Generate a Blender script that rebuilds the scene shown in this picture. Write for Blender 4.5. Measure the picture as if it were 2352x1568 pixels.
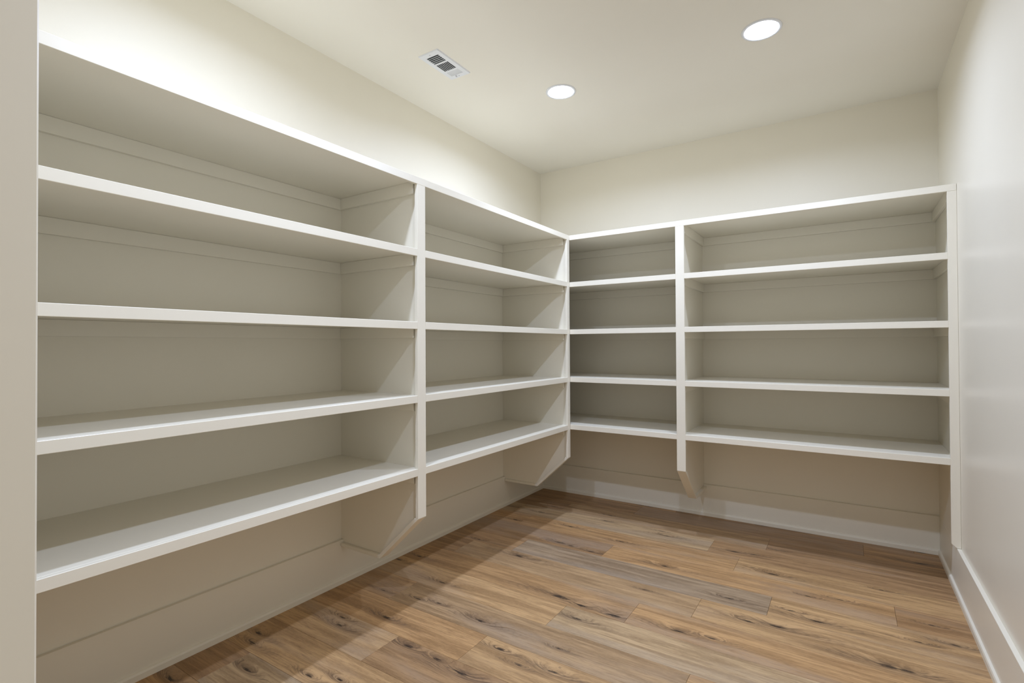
import bpy, bmesh, math, random
from mathutils import Vector, Matrix

for o in list(bpy.data.objects):
    bpy.data.objects.remove(o, do_unlink=True)
scene = bpy.context.scene
COL = scene.collection

# ------------------------------------------------------------------ camera
W, H = 3.0076, 3.05            # room width, ceiling height (left/back corner is the origin)
YF = -4.150                    # inner face of the front wall
F_PX, YAW, PITCH, ROLL = 1178.42, 33.1456, 0.5858, -0.2871
a, t, r = map(math.radians, (YAW, PITCH, ROLL))
fwd = Vector((-math.sin(a), math.cos(a), 0)); right = Vector((math.cos(a), math.sin(a), 0)); up = Vector((0, 0, 1))
fwd, up = fwd*math.cos(t)+up*math.sin(t), up*math.cos(t)-fwd*math.sin(t)
right, up = right*math.cos(r)+up*math.sin(r), up*math.cos(r)-right*math.sin(r)
cd = bpy.data.cameras.new('camera'); cam = bpy.data.objects.new('camera', cd); COL.objects.link(cam)
cd.sensor_width = 36; cd.lens = F_PX/2352*36; cd.shift_y = -2.9/2352; cd.clip_start = 0.01
m = Matrix((right, up, -fwd)).transposed().to_4x4(); m.translation = Vector((2.4942, -4.3448, 1.3770))
cam.matrix_world = m
scene.camera = cam

# ------------------------------------------------------------------ world, exposure
wd = bpy.data.worlds.new('world'); scene.world = wd; wd.use_nodes = True
bgn = wd.node_tree.nodes['Background']
bgn.inputs['Color'].default_value = (1.0, 0.93, 0.85, 1); bgn.inputs["Strength"].default_value = 0.45
LAMP_WATTS = 18.6
LAMP_COLOR = (0.618, 0.73, 1.0)
vs = scene.view_settings
vs.view_transform = 'Standard'; vs.look = 'None'; vs.gamma = 1; vs.use_curve_mapping = False
vs.exposure = 0.0

# ------------------------------------------------------------------ materials
def new_mat(name):
    mt = bpy.data.materials.new(name); mt.use_nodes = True
    nt = mt.node_tree
    return mt, nt, nt.nodes['Principled BSDF']

def paint(name, col, rough, bump=0.02, scale=220, spec=0.5):
    mt, nt, b = new_mat(name)
    b.inputs['Roughness'].default_value = rough
    b.inputs['Specular IOR Level'].default_value = spec
    geo = nt.nodes.new('ShaderNodeNewGeometry')
    n = nt.nodes.new('ShaderNodeTexNoise'); n.inputs['Scale'].default_value = 3.0; n.inputs['Detail'].default_value = 3
    nt.links.new(geo.outputs['Position'], n.inputs['Vector'])
    mx = nt.nodes.new('ShaderNodeMix'); mx.data_type = 'RGBA'
    mx.inputs[6].default_value = (*[c*0.985 for c in col], 1); mx.inputs[7].default_value = (*[min(1, c*1.015) for c in col], 1)
    nt.links.new(n.outputs['Fac'], mx.inputs[0]); nt.links.new(mx.outputs[2], b.inputs['Base Color'])
    n2 = nt.nodes.new('ShaderNodeTexNoise'); n2.inputs['Scale'].default_value = scale; n2.inputs['Detail'].default_value = 2
    nt.links.new(geo.outputs['Position'], n2.inputs['Vector'])
    bp = nt.nodes.new('ShaderNodeBump'); bp.inputs['Strength'].default_value = bump; bp.inputs['Distance'].default_value = 0.002
    nt.links.new(n2.outputs['Fac'], bp.inputs['Height']); nt.links.new(bp.outputs['Normal'], b.inputs['Normal'])
    return mt

PAINT = (0.897, 0.836, 0.69)
M_WALL = paint('wall_paint', PAINT, 0.52, 0.05, 160)
M_WALLR = paint('wall_paint_satin', PAINT, 0.33, 0.03, 160)
M_TRIM = paint('trim_paint', (0.897, 0.838, 0.695), 0.34, 0.015, 260)
M_CEIL = paint('ceiling_paint', (0.90, 0.852, 0.737), 0.85, 0.06, 140, 0.3)
M_METAL = paint('vent_enamel', (0.84, 0.845, 0.85), 0.35, 0.0, 200)
M_DARK = paint('duct_shade', (0.02, 0.02, 0.021), 0.8, 0.0, 100)  # near-black colour stands in for the shade inside the duct
M_SUB = paint('subfloor', (0.03, 0.022, 0.016), 0.9, 0.0, 100)
M_SCREW = paint('screw_metal', (0.45, 0.45, 0.46), 0.4, 0.0, 100)

def lens_mat():
    mt, nt, b = new_mat('lamp_lens')
    b.inputs['Base Color'].default_value = (0.9, 0.9, 0.9, 1)
    b.inputs['Emission Color'].default_value = (*LAMP_COLOR, 1)
    b.inputs['Emission Strength'].default_value = 24.0
    return mt
M_LENS = lens_mat()

def wood_mat():
    mt, nt, b = new_mat('oak_plank')
    N, L = nt.nodes.new, nt.links.new
    def math_(op, x, y=None, clamp=False):
        n = N('ShaderNodeMath'); n.operation = op; n.use_clamp = clamp
        for i, v in enumerate((x, y)):
            if v is None: continue
            if isinstance(v, (int, float)): n.inputs[i].default_value = v
            else: L(v, n.inputs[i])
        return n.outputs[0]
    def vmath(op, x, y=None):
        n = N('ShaderNodeVectorMath'); n.operation = op
        for i, v in enumerate((x, y)):
            if v is None: continue
            if isinstance(v, tuple): n.inputs[i].default_value = v
            else: L(v, n.inputs[i])
        return n
    def ramp(fac, stops):
        n = N('ShaderNodeMapRange'); n.interpolation_type = 'SMOOTHSTEP'
        n.inputs[1].default_value, n.inputs[2].default_value, n.inputs[3].default_value, n.inputs[4].default_value = stops
        L(fac, n.inputs[0]); return n.outputs[0]
    def mix(fac, c1, c2, mode='MIX'):
        n = N('ShaderNodeMix'); n.data_type = 'RGBA'; n.blend_type = mode
        if isinstance(fac, (int, float)): n.inputs[0].default_value = fac
        else: L(fac, n.inputs[0])
        for i, c in ((6, c1), (7, c2)):
            if isinstance(c, tuple): n.inputs[i].default_value = (*c, 1)
            else: L(c, n.inputs[i])
        return n.outputs[2]
    def noise(vec, detail=4, rough=0.55, dist=0.0):
        n = N('ShaderNodeTexNoise'); n.inputs['Scale'].default_value = 1.0
        n.inputs['Detail'].default_value = detail; n.inputs['Roughness'].default_value = rough; n.inputs['Distortion'].default_value = dist
        L(vec, n.inputs['Vector']); return n.outputs['Fac']
    geo = N('ShaderNodeNewGeometry'); P = geo.outputs['Position']
    info = N('ShaderNodeObjectInfo')
    off = N('ShaderNodeCombineXYZ'); L(math_('MULTIPLY', info.outputs['Random'], 37.0), off.inputs[0]); L(math_('MULTIPLY', info.outputs['Random'], 91.0), off.inputs[2])
    PR = vmath('ADD', P, off.outputs[0]).outputs[0]
    # knots: each plank carries up to six (x, y, size) properties of its own
    wob = noise(vmath('MULTIPLY', PR, (16.0, 130.0, 1.0)).outputs[0], 5, 0.7, 1.0)
    dmin = None; hmin = None
    for k in range(6):
        at = N('ShaderNodeAttribute'); at.attribute_type = 'OBJECT'; at.attribute_name = 'knot%d' % k
        sp = N('ShaderNodeSeparateXYZ'); L(at.outputs['Vector'], sp.inputs[0])
        cxy = N('ShaderNodeCombineXYZ'); L(sp.outputs[0], cxy.inputs[0]); L(sp.outputs[1], cxy.inputs[1])
        d = vmath('SUBTRACT', P, cxy.outputs[0]).outputs[0]
        sz = math_('MULTIPLY', sp.outputs[2], 0.034)
        ln = math_('DIVIDE', vmath('LENGTH', vmath('MULTIPLY', d, (1.0, 3.4, 0.0)).outputs[0]).outputs['Value'], sz)
        lh = math_('DIVIDE', vmath('LENGTH', vmath('MULTIPLY', d, (0.30, 2.6, 0.0)).outputs[0]).outputs['Value'], sz)
        dmin = ln if dmin is None else math_('MINIMUM', dmin, ln)
        hmin = lh if hmin is None else math_('MINIMUM', hmin, lh)
    dw = math_('ADD', dmin, math_('MULTIPLY', math_('SUBTRACT', wob, 0.5), 3.4))
    knot = ramp(dw, (0.2, 0.95, 1.0, 0.0))
    halo = ramp(math_('ADD', hmin, math_('MULTIPLY', math_('SUBTRACT', wob, 0.5), 1.6)), (0.2, 2.6, 1.0, 0.0))
    # grain, bent slightly around the knots
    bend = math_('MULTIPLY', ramp(dmin, (0.0, 5.0, 1.0, 0.0)), 0.05)
    bv = N('ShaderNodeCombineXYZ'); L(bend, bv.inputs[1])
    PG = vmath('ADD', PR, bv.outputs[0]).outputs[0]
    n_broad = noise(vmath('MULTIPLY', PG, (1.7, 24.0, 1.0)).outputs[0], 6, 0.66, 0.7)
    n_band = noise(vmath('MULTIPLY', PG, (0.8, 5.0, 1.0)).outputs[0], 2, 0.5, 0.3)
    n_fine = noise(vmath('MULTIPLY', PG, (7.0, 150.0, 1.0)).outputs[0], 4, 0.65, 0.5)
    n_fib = noise(vmath('MULTIPLY', PG, (45.0, 560.0, 1.0)).outputs[0], 3, 0.6)
    n_pore = noise(vmath('MULTIPLY', PG, (14.0, 330.0, 1.0)).outputs[0], 3, 0.7)
    base = info.outputs['Color']
    light = mix(1.0, base, (1.15, 1.16, 1.17), 'MULTIPLY')
    dark = mix(1.0, base, (0.60, 0.56, 0.52), 'MULTIPLY')
    grey = mix(0.5, base, (0.36, 0.32, 0.28))
    c = mix(ramp(n_broad, (0.36, 0.64, 0.0, 1.0)), dark, light)
    c = mix(ramp(n_band, (0.48, 0.70, 0.0, 0.7)), c, grey)
    c = mix(ramp(n_fine, (0.32, 0.55, 0.7, 0.0)), c, dark)
    c = mix(ramp(n_fib, (0.38, 0.68, 0.0, 0.4)), c, light)
    c = mix(ramp(n_pore, (0.60, 0.72, 0.0, 0.6)), c, (0.10, 0.066, 0.042))
    c = mix(math_('MULTIPLY', halo, ramp(n_fine, (0.35, 0.62, 0.75, 0.15))), c, (0.115, 0.072, 0.046))
    ring = math_('SINE', math_('ADD', math_('MULTIPLY', dmin, 7.0), math_('MULTIPLY', n_broad, 9.0)))
    c = mix(math_('MULTIPLY', halo, ramp(ring, (0.2, 1.0, 0.0, 0.22))), c, (0.09, 0.055, 0.035))
    c = mix(math_('MULTIPLY', knot, 0.92), c, (0.030, 0.019, 0.013))
    L(c, b.inputs['Base Color'])
    rg = N('ShaderNodeMapRange'); rg.inputs[3].default_value = 0.40; rg.inputs[4].default_value = 0.58
    L(n_fine, rg.inputs[0]); L(rg.outputs[0], b.inputs['Roughness'])
    b.inputs['Specular IOR Level'].default_value = 0.4
    bp = N('ShaderNodeBump'); bp.inputs['Strength'].default_value = 0.18; bp.inputs['Distance'].default_value = 0.0015
    hh = math_('ADD', n_fine, math_('MULTIPLY', n_fib, 0.5)); L(hh, bp.inputs['Height']); L(bp.outputs['Normal'], b.inputs['Normal'])
    return mt
M_WOOD = wood_mat()

# ------------------------------------------------------------------ mesh helpers
def mesh_obj(name, bm, mat, parent=None, smooth=False, origin=None):
    if origin is not None:
        bmesh.ops.translate(bm, verts=bm.verts, vec=-Vector(origin))
    bmesh.ops.recalc_face_normals(bm, faces=bm.faces)
    me = bpy.data.meshes.new(name); bm.to_mesh(me); bm.free()
    me.materials.append(mat)
    if smooth:
        for p in me.polygons: p.use_smooth = True
    o = bpy.data.objects.new(name, me); COL.objects.link(o)
    if origin is not None: o.location = origin
    if parent is not None:
        o.parent = parent
        if origin is not None: o.location = Vector(origin) - world_loc(parent)
    return o

def world_loc(o):
    v = Vector(o.location)
    while o.parent is not None:
        o = o.parent; v += Vector(o.location)
    return v

def add_box(bm, x0, x1, y0, y1, z0, z1, bev=0.0):
    vs_ = [bm.verts.new(c) for c in ((x0,y0,z0),(x1,y0,z0),(x1,y1,z0),(x0,y1,z0),(x0,y0,z1),(x1,y0,z1),(x1,y1,z1),(x0,y1,z1))]
    fs = [bm.faces.new([vs_[i] for i in f]) for f in ((0,3,2,1),(4,5,6,7),(0,1,5,4),(1,2,6,5),(2,3,7,6),(3,0,4,7))]
    if bev > 0:
        es = list({e for f in fs for e in f.edges})
        bmesh.ops.bevel(bm, geom=es, offset=bev, segments=1, affect='EDGES', profile=0.5)

def box(name, x0, x1, y0, y1, z0, z1, mat, parent=None, bev=0.0):
    x0, x1 = min(x0, x1), max(x0, x1); y0, y1 = min(y0, y1), max(y0, y1)
    bm = bmesh.new(); add_box(bm, x0, x1, y0, y1, z0, z1, bev)
    return mesh_obj(name, bm, mat, parent, origin=((x0+x1)/2, (y0+y1)/2, z0))

def prism(name, prof, mapf, u0, u1, mat, parent=None, bev=0.0):
    """prof: list of (d, z) outline; extruded along u from u0 to u1; mapf(u, d, z) -> world"""
    bm = bmesh.new()
    A = [bm.verts.new(mapf(u0, d, z)) for d, z in prof]; B = [bm.verts.new(mapf(u1, d, z)) for d, z in prof]
    bm.faces.new(A); bm.faces.new(B[::-1]); n = len(prof)
    for i in range(n): bm.faces.new((A[i], B[i], B[(i+1) % n], A[(i+1) % n]))
    if bev > 0: bmesh.ops.bevel(bm, geom=list(bm.edges), offset=bev, segments=1, affect='EDGES', profile=0.5)
    d0 = min(p[0] for p in prof); z0 = min(p[1] for p in prof)
    return mesh_obj(name, bm, mat, parent, origin=mapf((u0+u1)/2, d0, z0))

def struct(o, label=None):
    o['kind'] = 'structure'
    if label: o['label'] = label
    return o

def tag(o, label, cat, group=None):
    o['label'] = label; o['category'] = cat
    if group: o['group'] = group
    return o

def empty(name, loc):
    o = bpy.data.objects.new(name, None); COL.objects.link(o); o.location = loc; o.empty_display_size = 0.1
    return o

# ------------------------------------------------------------------ room shell
T = 0.12
YE = -5.4                                              # floor runs out through the doorway
floor = struct(box('floor', -T, W+T, YE, T, -0.06, -0.009, M_SUB), 'oak-look plank floor running parallel to the back wall')
ceiling = struct(box('ceiling', -T, W+T, YE, T, H, H+0.1, M_CEIL), 'smooth off-white ceiling')
struct(box('wall_left', -T, 0, YF-0.12, 0, 0, H, M_WALL), 'off-white wall behind and above the long left shelves')
struct(box('wall_back', -T, W+T, 0, T, 0, H, M_WALL), 'off-white end wall behind the shorter shelves')
struct(box('wall_right', W, W+T, YF-0.12, 0, 0, H, M_WALLR), 'plain satin off-white wall at the right')
XJ, XJ2, HD = 1.72, 2.64, 2.10                         # door opening in the front wall
bm = bmesh.new()
add_box(bm, 0, XJ-0.018, YF-T, YF, 0, H); add_box(bm, XJ2+0.018, W, YF-T, YF, 0, H); add_box(bm, XJ-0.018, XJ2+0.018, YF-T, YF, HD+0.018, H)
struct(mesh_obj('wall_front', bm, M_WALL, origin=(1.0, YF-T/2, 0)), 'off-white wall around the doorway')
jm = struct(box('trim_1', XJ-0.018, XJ, YF-T, YF, 0, HD, M_TRIM, bev=0.002), 'pale door jamb close to the camera at the left edge')
box('head_jamb', XJ-0.018, XJ2+0.018, YF-T, YF, HD, HD+0.018, M_TRIM, jm)
box('side_jamb', XJ2, XJ2+0.018, YF-T, YF, 0, HD, M_TRIM, jm)

# baseboards with a small shoe strip in front
BH, BT = 0.250, 0.019
def baseboard(name, label, mapf, u0, u1):
    b = struct(prism(name, [(0, 0), (BT, 0), (BT, BH), (0, BH)], mapf, u0, u1, M_TRIM, bev=0.0012), label)
    prism('shoe_strip', [(BT, 0), (BT+0.012, 0), (BT+0.012, 0.024), (BT+0.009, 0.032), (BT, 0.036)], mapf, u0, u1, M_TRIM, b)
    return b
mapL = lambda u, d, z: (d, u, z)
mapB = lambda u, d, z: (u, -d, z)
mapR = lambda u, d, z: (W-d, u, z)
baseboard('baseboard_left', 'tall white baseboard under the left shelves', mapL, YF, 0.0)
baseboard('baseboard_back', 'tall white baseboard under the back shelves', mapB, BT, W-BT)
baseboard('baseboard_right', 'tall white baseboard along the bare right wall', mapR, YF, 0.0)

# ------------------------------------------------------------------ floor planks
random.seed(7)
PWD, PLN = 0.2285, 1.55
S0 = -0.0755
JOINT = {0: 2.572, 1: 2.025, 2: 1.70, 3: 1.90, 4: 1.137, 5: 2.138, 6: 1.82, 7: 1.553, 8: 1.238, 9: 1.931, 10: 1.05, 11: 0.697, 12: 1.32,
         13: 0.23, 14: 0.95, 15: 0.45, -1: 1.3}
TAN, LTAN, GREY, LGREY, BRN, RED, YEL = ((0.40,0.262,0.145), (0.43,0.298,0.174), (0.29,0.238,0.19), (0.40,0.31,0.212), (0.31,0.205,0.122), (0.36,0.232,0.132), (0.435,0.302,0.178))
_T = [TAN, LTAN, GREY, LGREY, BRN, RED, YEL]
_mean = (0.385, 0.262, 0.15)
_T = [tuple((0.84*c+0.16*mm)*g for c, mm, g in zip(tt, _mean, (1.28, 1.15, 0.92))) for tt in _T]
TAN, LTAN, GREY, LGREY, BRN, RED, YEL = _T
MIDB = tuple((p+q)/2 for p, q in zip(BRN, LGREY))
TROW = {0: (BRN, BRN, TAN), 1: (BRN, MIDB, BRN), 2: (LGREY, LGREY, BRN), 3: (TAN, TAN, LTAN), 4: (BRN, TAN, RED), 5: (BRN, GREY, LTAN), 6: (BRN, MIDB, YEL),
        7: (TAN, TAN, LTAN), 8: (YEL, LGREY, TAN), 9: (TAN, MIDB, TAN), 10: (TAN, LTAN, TAN), 11: (LTAN, BRN, LTAN), 12: (LTAN, TAN, BRN), 13: (BRN, LGREY, TAN)}
KNOTS = [(0.366,-0.659,0.6),(0.282,-0.926,0.8),(0.724,-0.831,1),(0.897,-0.572,0.7),(0.884,-0.434,0.8),(1.335,-0.562,0.6),(1.391,-0.63,1),(0.803,-1.157,1.5),(0.892,-1.166,1),(1.05,-1.18,1),(1.16,-0.912,0.9),(1.529,-1.147,1.2),(0.679,-1.5,1.5),(1.526,-1.514,0.6),(1.17,-1.842,2),(1.301,-1.864,1.5),(1.484,-1.866,1.6),(1.344,-1.996,1.1),(1.799,-1.835,1.3),(1.383,-2.27,0.5),(1.295,-2.47,0.7),(1.444,-2.431,1.2),(1.164,-2.418,0.8),(2.106,-0.91,1.2),(1.993,-0.874,0.5),(1.855,-0.677,1),(1.968,-0.656,0.7),(2.351,-1.376,1.4),(2.238,-1.328,0.7),(2.304,-1.106,0.7),(2.074,-1.558,1),(2.195,-1.536,1.6),(1.95,-1.812,0.8),(2.448,-1.06,0.8),(2.642,-0.807,0.6),(2.893,-1.274,0.9),(2.755,-1.33,0.7),(2.828,-1.117,0.6),(2.631,-1.624,1.6),(2.691,-1.62,1.4),(2.862,-0.254,1.4),(0.526,-2.504,1.1),(0.378,-2.68,1.1),(0.332,-2.623,0.8),(0.79,-2.626,1.2),(0.973,-2.629,1.1),(1.117,-2.647,1.6),(0.505,-2.058,0.9),(0.651,-2.252,0.7),(0.94,-2.273,1.2),(0.063,-1.964,0.9),(0.136,-1.853,1),(0.526,-2.276,0.7),(0.592,-3.005,0.8),(0.727,-2.951,0.7),(0.107,-2.937,1),(0.158,-2.999,1),(0.125,-3.328,1.2),(0.333,-3.123,0.9)]
G = 0.0005
for k in range(-1, 23):
    y1 = min(0.0, S0-PWD*k); y0 = S0-PWD*(k+1)
    if y1 - y0 < 0.01 or y0 < YE: continue
    x = JOINT.get(k, random.uniform(0, PLN))
    while x > 0: x -= PLN
    i = 0
    while x < W:
        xa, xb = max(0.0, x), min(W, x+PLN)
        if xb - xa > 0.004:
            o = box('plank', xa+G, xb-G, y0+G, y1-G, -0.0085, 0.0, M_WOOD, floor, bev=0.0006)
            tone = TROW[k][i] if k in TROW and i < len(TROW[k]) else random.choice((TAN, TAN, LTAN, LGREY, BRN, YEL))
            j = random.uniform(0.95, 1.05)
            o.color = (*[c*j for c in tone], 1)
            kn = [q for q in KNOTS if xa < q[0] < xb and y0 < q[1] < y1][:6]
            if not kn and random.random() < 0.7: kn = [(random.uniform(xa, xb), random.uniform(y0+0.03, y1-0.03), random.uniform(0.5, 1.0))]
            for q in range(6):
                o['knot%d' % q] = [float(v) for v in kn[q]] if q < len(kn) else [99.0, 99.0, 1.0]
            i += 1
        x += PLN

# ------------------------------------------------------------------ built-in shelving
TOPS = [2.2580, 1.8817, 1.5025, 1.1204, 0.7414]
RAIL, BOARD, SW = 0.038, 0.019, 0.0605                 # face rail height, board thickness, stile width
ZS = 0.482                                             # lower end of the stiles
CLEAT = 0.0635

def panel_profile(D, top):
    f = D-BOARD
    return [(0, BH+0.001), (BT+0.001, BH+0.001), (BT+0.001, 0.235), (0.335, 0.235), (f-0.009, ZS), (f, ZS), (f, top), (0, top)]

def divider(unit, mapf, D, uc, width, top, sides, label=None):
    """upright panel with face stile, sloped bracket trim below and cleats on the given sides; uc = stile centre"""
    p = prism('upright_panel', panel_profile(D, top), mapf, uc-BOARD/2, uc+BOARD/2, M_TRIM, unit, 0.0006)
    prism('stile', [(D-BOARD, ZS), (D, ZS), (D, top-BOARD), (D-BOARD, top-BOARD)], mapf, uc-width/2, uc+width/2, M_TRIM, p, 0.0012)
    prism('bracket_trim', [(0.345, 0.216), (D, ZS-0.0004), (D-0.028, ZS-0.0004), (0.337, 0.2346)], mapf, uc-width/2, uc+width/2, M_TRIM, p, 0.0010)
    prism('foot_trim', [(BT+0.002, 0.216), (0.344, 0.216), (0.336, 0.2346), (BT+0.002, 0.2346)], mapf, uc-width/2, uc+width/2, M_TRIM, p, 0.0010)
    for s in sides:
        for z in TOPS:
            zz = z-BOARD
            if zz > top+0.001: continue
            prism('cleat', [(BOARD+0.001, zz-CLEAT), (D-BOARD-0.014, zz-CLEAT), (D-BOARD-0.014, zz-0.0004), (BOARD+0.001, zz-0.0004)],
                  mapf, uc+s*(BOARD/2+0.0002), uc+s*(BOARD/2+BOARD), M_TRIM, p, 0.0008)
    return p

def shelf_run(unit, mapf, D, z, u0, u1, r0, r1):
    """board from u0 to u1 with its face rail from r0 to r1"""
    s = prism('shelf', [(0.0003, z-BOARD), (D-BOARD, z-BOARD), (D-BOARD, z), (0.0003, z)], mapf, u0, u1, M_TRIM, unit, 0.0006)
    prism('face_rail', [(D-BOARD+0.0002, z-RAIL), (D, z-RAIL), (D, z), (D-BOARD+0.0002, z)], mapf, r0, r1, M_TRIM, s, 0.0012)
    return s

def wall_cleat(unit, mapf, z, u0, u1):
    zz = z-BOARD
    prism('cleat', [(0.0003, zz-CLEAT), (BOARD, zz-CLEAT), (BOARD, zz-0.0004), (0.0003, zz-0.0004)], mapf, u0, u1, M_TRIM, unit, 0.0008)

# left run
DL = 0.6313
left = tag(empty('shelving_unit', (0.3, -2.4, 0)), 'long white built-in shelving unit along the left wall', 'shelves', 'built-in pantry shelves')
UD = -2.3558                                           # divider centre
UE = -0.6644                                           # corner end centre
UF = YF+0.012
TOPZ = TOPS[0]-BOARD
CW = 0.0405
divider(left, mapL, DL, UD, SW, TOPZ, (-1, 1))
divider(left, mapL, DL, UE, CW, TOPZ, (-1,))
divider(left, mapL, DL, UF, 0.022, TOPZ, (1,))
shelf_run(left, mapL, DL, TOPS[0], YF+0.001, UE+CW/2-0.0004, YF+0.001, UE+CW/2)
for z in TOPS[1:]:
    shelf_run(left, mapL, DL, z, UF+BOARD/2, UD-BOARD/2, UF+0.011, UD-SW/2)
    shelf_run(left, mapL, DL, z, UD+BOARD/2, UE-BOARD/2, UD+SW/2, UE-CW/2)
for z in TOPS:
    wall_cleat(left, mapL, z, UF+BOARD/2+0.02, UD-BOARD/2-0.0005)
    wall_cleat(left, mapL, z, UD+BOARD/2+0.0005, UE-BOARD/2-0.0005)

# back run
DB = 0.6444
back = tag(empty('shelving_unit', (1.5, -0.3, 0)), 'shorter white built-in shelving unit across the back wall', 'shelves', 'built-in pantry shelves')
XD = 1.5033
XS = 2.9663
divider(back, mapB, DB, XD, SW, TOPZ, (-1, 1))
# right end: flat panel on the wall above the baseboard, slim stile scribed to the wall
f = DB-BOARD
pe = prism('upright_panel', [(0, BH+0.001), (f, BH+0.001), (f, TOPZ), (0, TOPZ)], mapB, W-BOARD, W-0.0005, M_TRIM, back, 0.0004)
def stile_end():
    bm = bmesh.new()
    out = [(XS, 0.272), (W-BT, 0.2515), (W-0.0005, 0.2515), (W-0.0005, TOPS[0]-RAIL-0.0003), (XS, TOPS[0]-RAIL-0.0003)]
    A = [bm.verts.new((x, -DB, z)) for x, z in out]; B = [bm.verts.new((x, -f, z)) for x, z in out]
    bm.faces.new(A); bm.faces.new(B[::-1])
    for i in range(5): bm.faces.new((A[i], B[i], B[(i+1) % 5], A[(i+1) % 5]))
    bmesh.ops.bevel(bm, geom=list(bm.edges), offset=0.001, segments=1, affect='EDGES', profile=0.5)
    return mesh_obj('stile', bm, M_TRIM, pe, origin=(W, -DB, 0.25))
stile_end()
for z in TOPS:
    zz = z-BOARD
    prism('cleat', [(BOARD+0.001, zz-CLEAT), (f-0.014, zz-CLEAT), (f-0.014, zz-0.0004), (BOARD+0.001, zz-0.0004)], mapB, W-2*BOARD, W-BOARD-0.0003, M_TRIM, pe, 0.0008)
shelf_run(back, mapB, DB, TOPS[0], 0.001, W-0.001, DL+0.0006, W-0.001)
for z in TOPS[1:]:
    shelf_run(back, mapB, DB, z, 0.001, XD-BOARD/2, DL+0.0006, XD-SW/2)
    shelf_run(back, mapB, DB, z, XD+BOARD/2, W-BOARD-0.0005, XD+SW/2, XS)
for z in TOPS:
    wall_cleat(back, mapB, z, 0.001, XD-BOARD/2-0.0005)
    wall_cleat(back, mapB, z, XD+BOARD/2+0.0005, W-BOARD-0.0005)

# ------------------------------------------------------------------ recessed lights
def lathe(bm, prof, n=48):
    rings = []
    for rr, z in prof:
        if rr < 1e-6: rings.append([bm.verts.new((0, 0, z))])
        else: rings.append([bm.verts.new((rr*math.cos(2*math.pi*i/n), rr*math.sin(2*math.pi*i/n), z)) for i in range(n)])
    for A, B in zip(rings, rings[1:]):
        for i in range(n):
            j = (i+1) % n
            if len(A) == 1: bm.faces.new((A[0], B[i], B[j]))
            elif len(B) == 1: bm.faces.new((A[i], A[j], B[0]))
            else: bm.faces.new((A[i], A[j], B[j], B[i]))

def recessed_light(x, y, label):
    e = tag(empty('recessed_light', (x, y, H)), label, 'light', 'round recessed ceiling lights')
    bm = bmesh.new(); lathe(bm, [(0.099, 0.0), (0.0985, -0.0035), (0.094, -0.0055), (0.086, -0.0055), (0.0825, -0.003), (0.0825, 0.0)])
    o = mesh_obj('trim_ring', bm, M_METAL, e, smooth=True)
    bm = bmesh.new(); lathe(bm, [(0.0822, -0.0005), (0.081, -0.0045), (0.06, -0.0075), (0.03, -0.009), (0.0, -0.0095)])
    mesh_obj('lens', bm, M_LENS, e, smooth=True)
    ld = bpy.data.lights.new('lamp_glow', 'AREA'); ld.shape = 'DISK'; ld.size = 0.08
    ld.energy = LAMP_WATTS; ld.color = LAMP_COLOR; ld.spread = math.radians(161)
    lo = bpy.data.objects.new('lamp_glow', ld); COL.objects.link(lo); lo.parent = e; lo.location = (0, 0, -0.012)
    return e
recessed_light(0.928, -1.342, 'lit round recessed ceiling light nearest the air vent')
recessed_light(2.129, -1.342, 'lit round recessed ceiling light at the right of the ceiling')
recessed_light(0.928, -3.24, 'lit round recessed ceiling light over the near end of the left shelves')
recessed_light(2.129, -3.24, 'lit round recessed ceiling light just inside the doorway')

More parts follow.
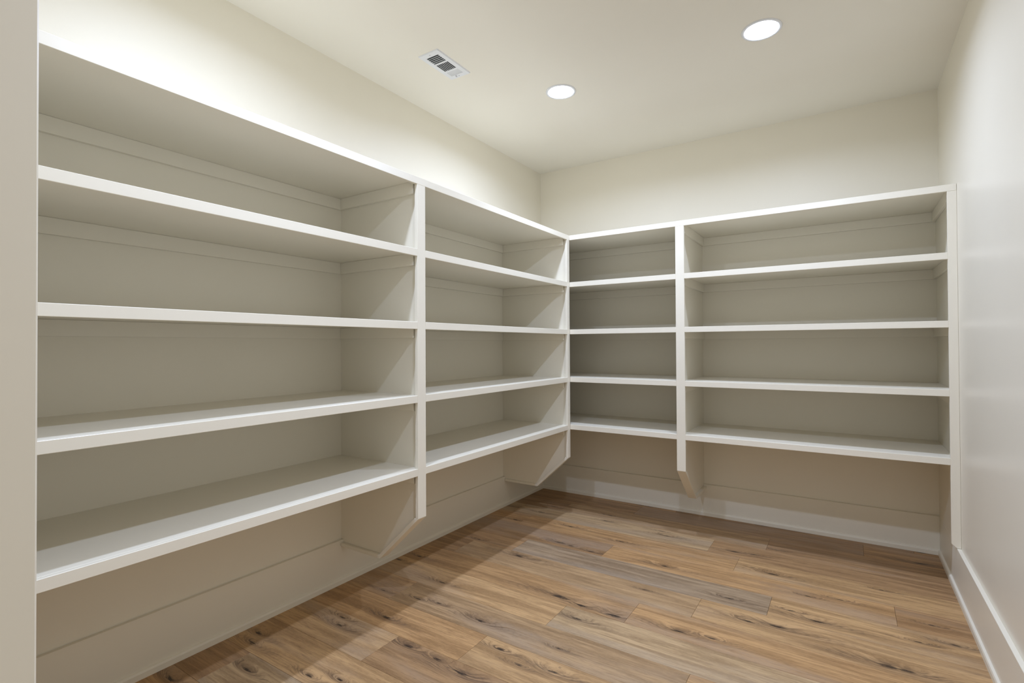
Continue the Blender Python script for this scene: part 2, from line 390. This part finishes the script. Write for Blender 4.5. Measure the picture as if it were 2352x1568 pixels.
# ------------------------------------------------------------------ air vent
def make_vent():
    x0, x1, y0, y1 = 0.430, 0.580, -2.166, -1.862
    cx, cy = (x0+x1)/2, (y0+y1)/2
    e = tag(empty('air_vent', (cx, cy, H)), 'white rectangular metal air vent with slotted louvers in the ceiling', 'vent')
    zb, zt = H-0.008, H-0.0003
    ix0, ix1 = x0+0.031, x1-0.031
    g = [(y0+0.038, y0+0.112), (y0+0.124, y0+0.205), (y0+0.217, y0+0.264)]
    bm = bmesh.new()
    def slab(ax0, ax1, ay0, ay1): add_box(bm, ax0, ax1, ay0, ay1, zb+0.002, zt)
    # bevelled face plate: borders and the bars between the three louver banks
    slab(x0+0.004, ix0, y0+0.004, y1-0.004); slab(ix1, x1-0.004, y0+0.004, y1-0.004)
    slab(ix0, ix1, y0+0.004, g[0][0]); slab(ix0, ix1, g[0][1], g[1][0]); slab(ix0, ix1, g[1][1], g[2][0]); slab(ix0, ix1, g[2][1], y1-0.004)
    # sloped rim
    A = [(x0, y0), (x1, y0), (x1, y1), (x0, y1)]; B = [(x0+0.0045, y0+0.0045), (x1-0.0045, y0+0.0045), (x1-0.0045, y1-0.0045), (x0+0.0045, y1-0.0045)]
    va = [bm.verts.new((*p, zt)) for p in A]; vb = [bm.verts.new((*p, zb+0.002)) for p in B]
    for i in range(4): bm.faces.new((va[i], va[(i+1) % 4], vb[(i+1) % 4], vb[i]))
    fr = mesh_obj('face_plate', bm, M_METAL, e, origin=(cx, cy, H))
    box('duct_shade_plate', ix0, ix1, g[0][0], g[2][1], H-0.0006, H-0.0002, M_DARK, e)  # flat backing plate under the solid ceiling, duct shade painted as colour
    def louver(p0, p1, axis, tilt, wdt, thk=0.0009):
        L_ = (p1-p0).length; bm = bmesh.new(); add_box(bm, -L_/2, L_/2, -wdt/2, wdt/2, -thk/2, thk/2)
        o = mesh_obj('louver', bm, M_METAL, e)
        o.location = (p0+p1)/2 - Vector((cx, cy, H)); o.rotation_euler = (tilt, 0, math.pi/2 if axis == 'y' else 0)
        return o
    zc = H-0.0042
    n = 5
    for i in range(n+1):
        y = g[0][0]+(g[0][1]-g[0][0])*i/n
        louver(Vector((ix0, y, zc)), Vector((ix1, y, zc)), 'x', math.radians(66), 0.0060, 0.0017)
    n = 7
    for i in range(n+1):
        x = ix0+(ix1-ix0)*i/n
        louver(Vector((x, g[1][0], zc)), Vector((x, g[1][1], zc)), 'y', math.radians(70), 0.0058, 0.0015)
    n = 5
    for i in range(n+1):
        y = g[2][0]+(g[2][1]-g[2][0])*i/n
        louver(Vector((ix0, y, zc)), Vector((ix1, y, zc)), 'x', math.radians(-38), 0.0095)
    for yy in (y0+0.019, y1-0.019):
        bm = bmesh.new(); lathe(bm, [(0.0036, 0.0005), (0.0034, -0.0008), (0.0, -0.0014)], 14)
        o = mesh_obj('screw', bm, M_SCREW, e); o.location = (0.0, yy-cy, -0.006)
    lv = box('damper_lever', cx-0.016, cx-0.012, y1-0.036, y1-0.022, H-0.016, H-0.005, M_METAL, e, bev=0.0006)
make_vent()
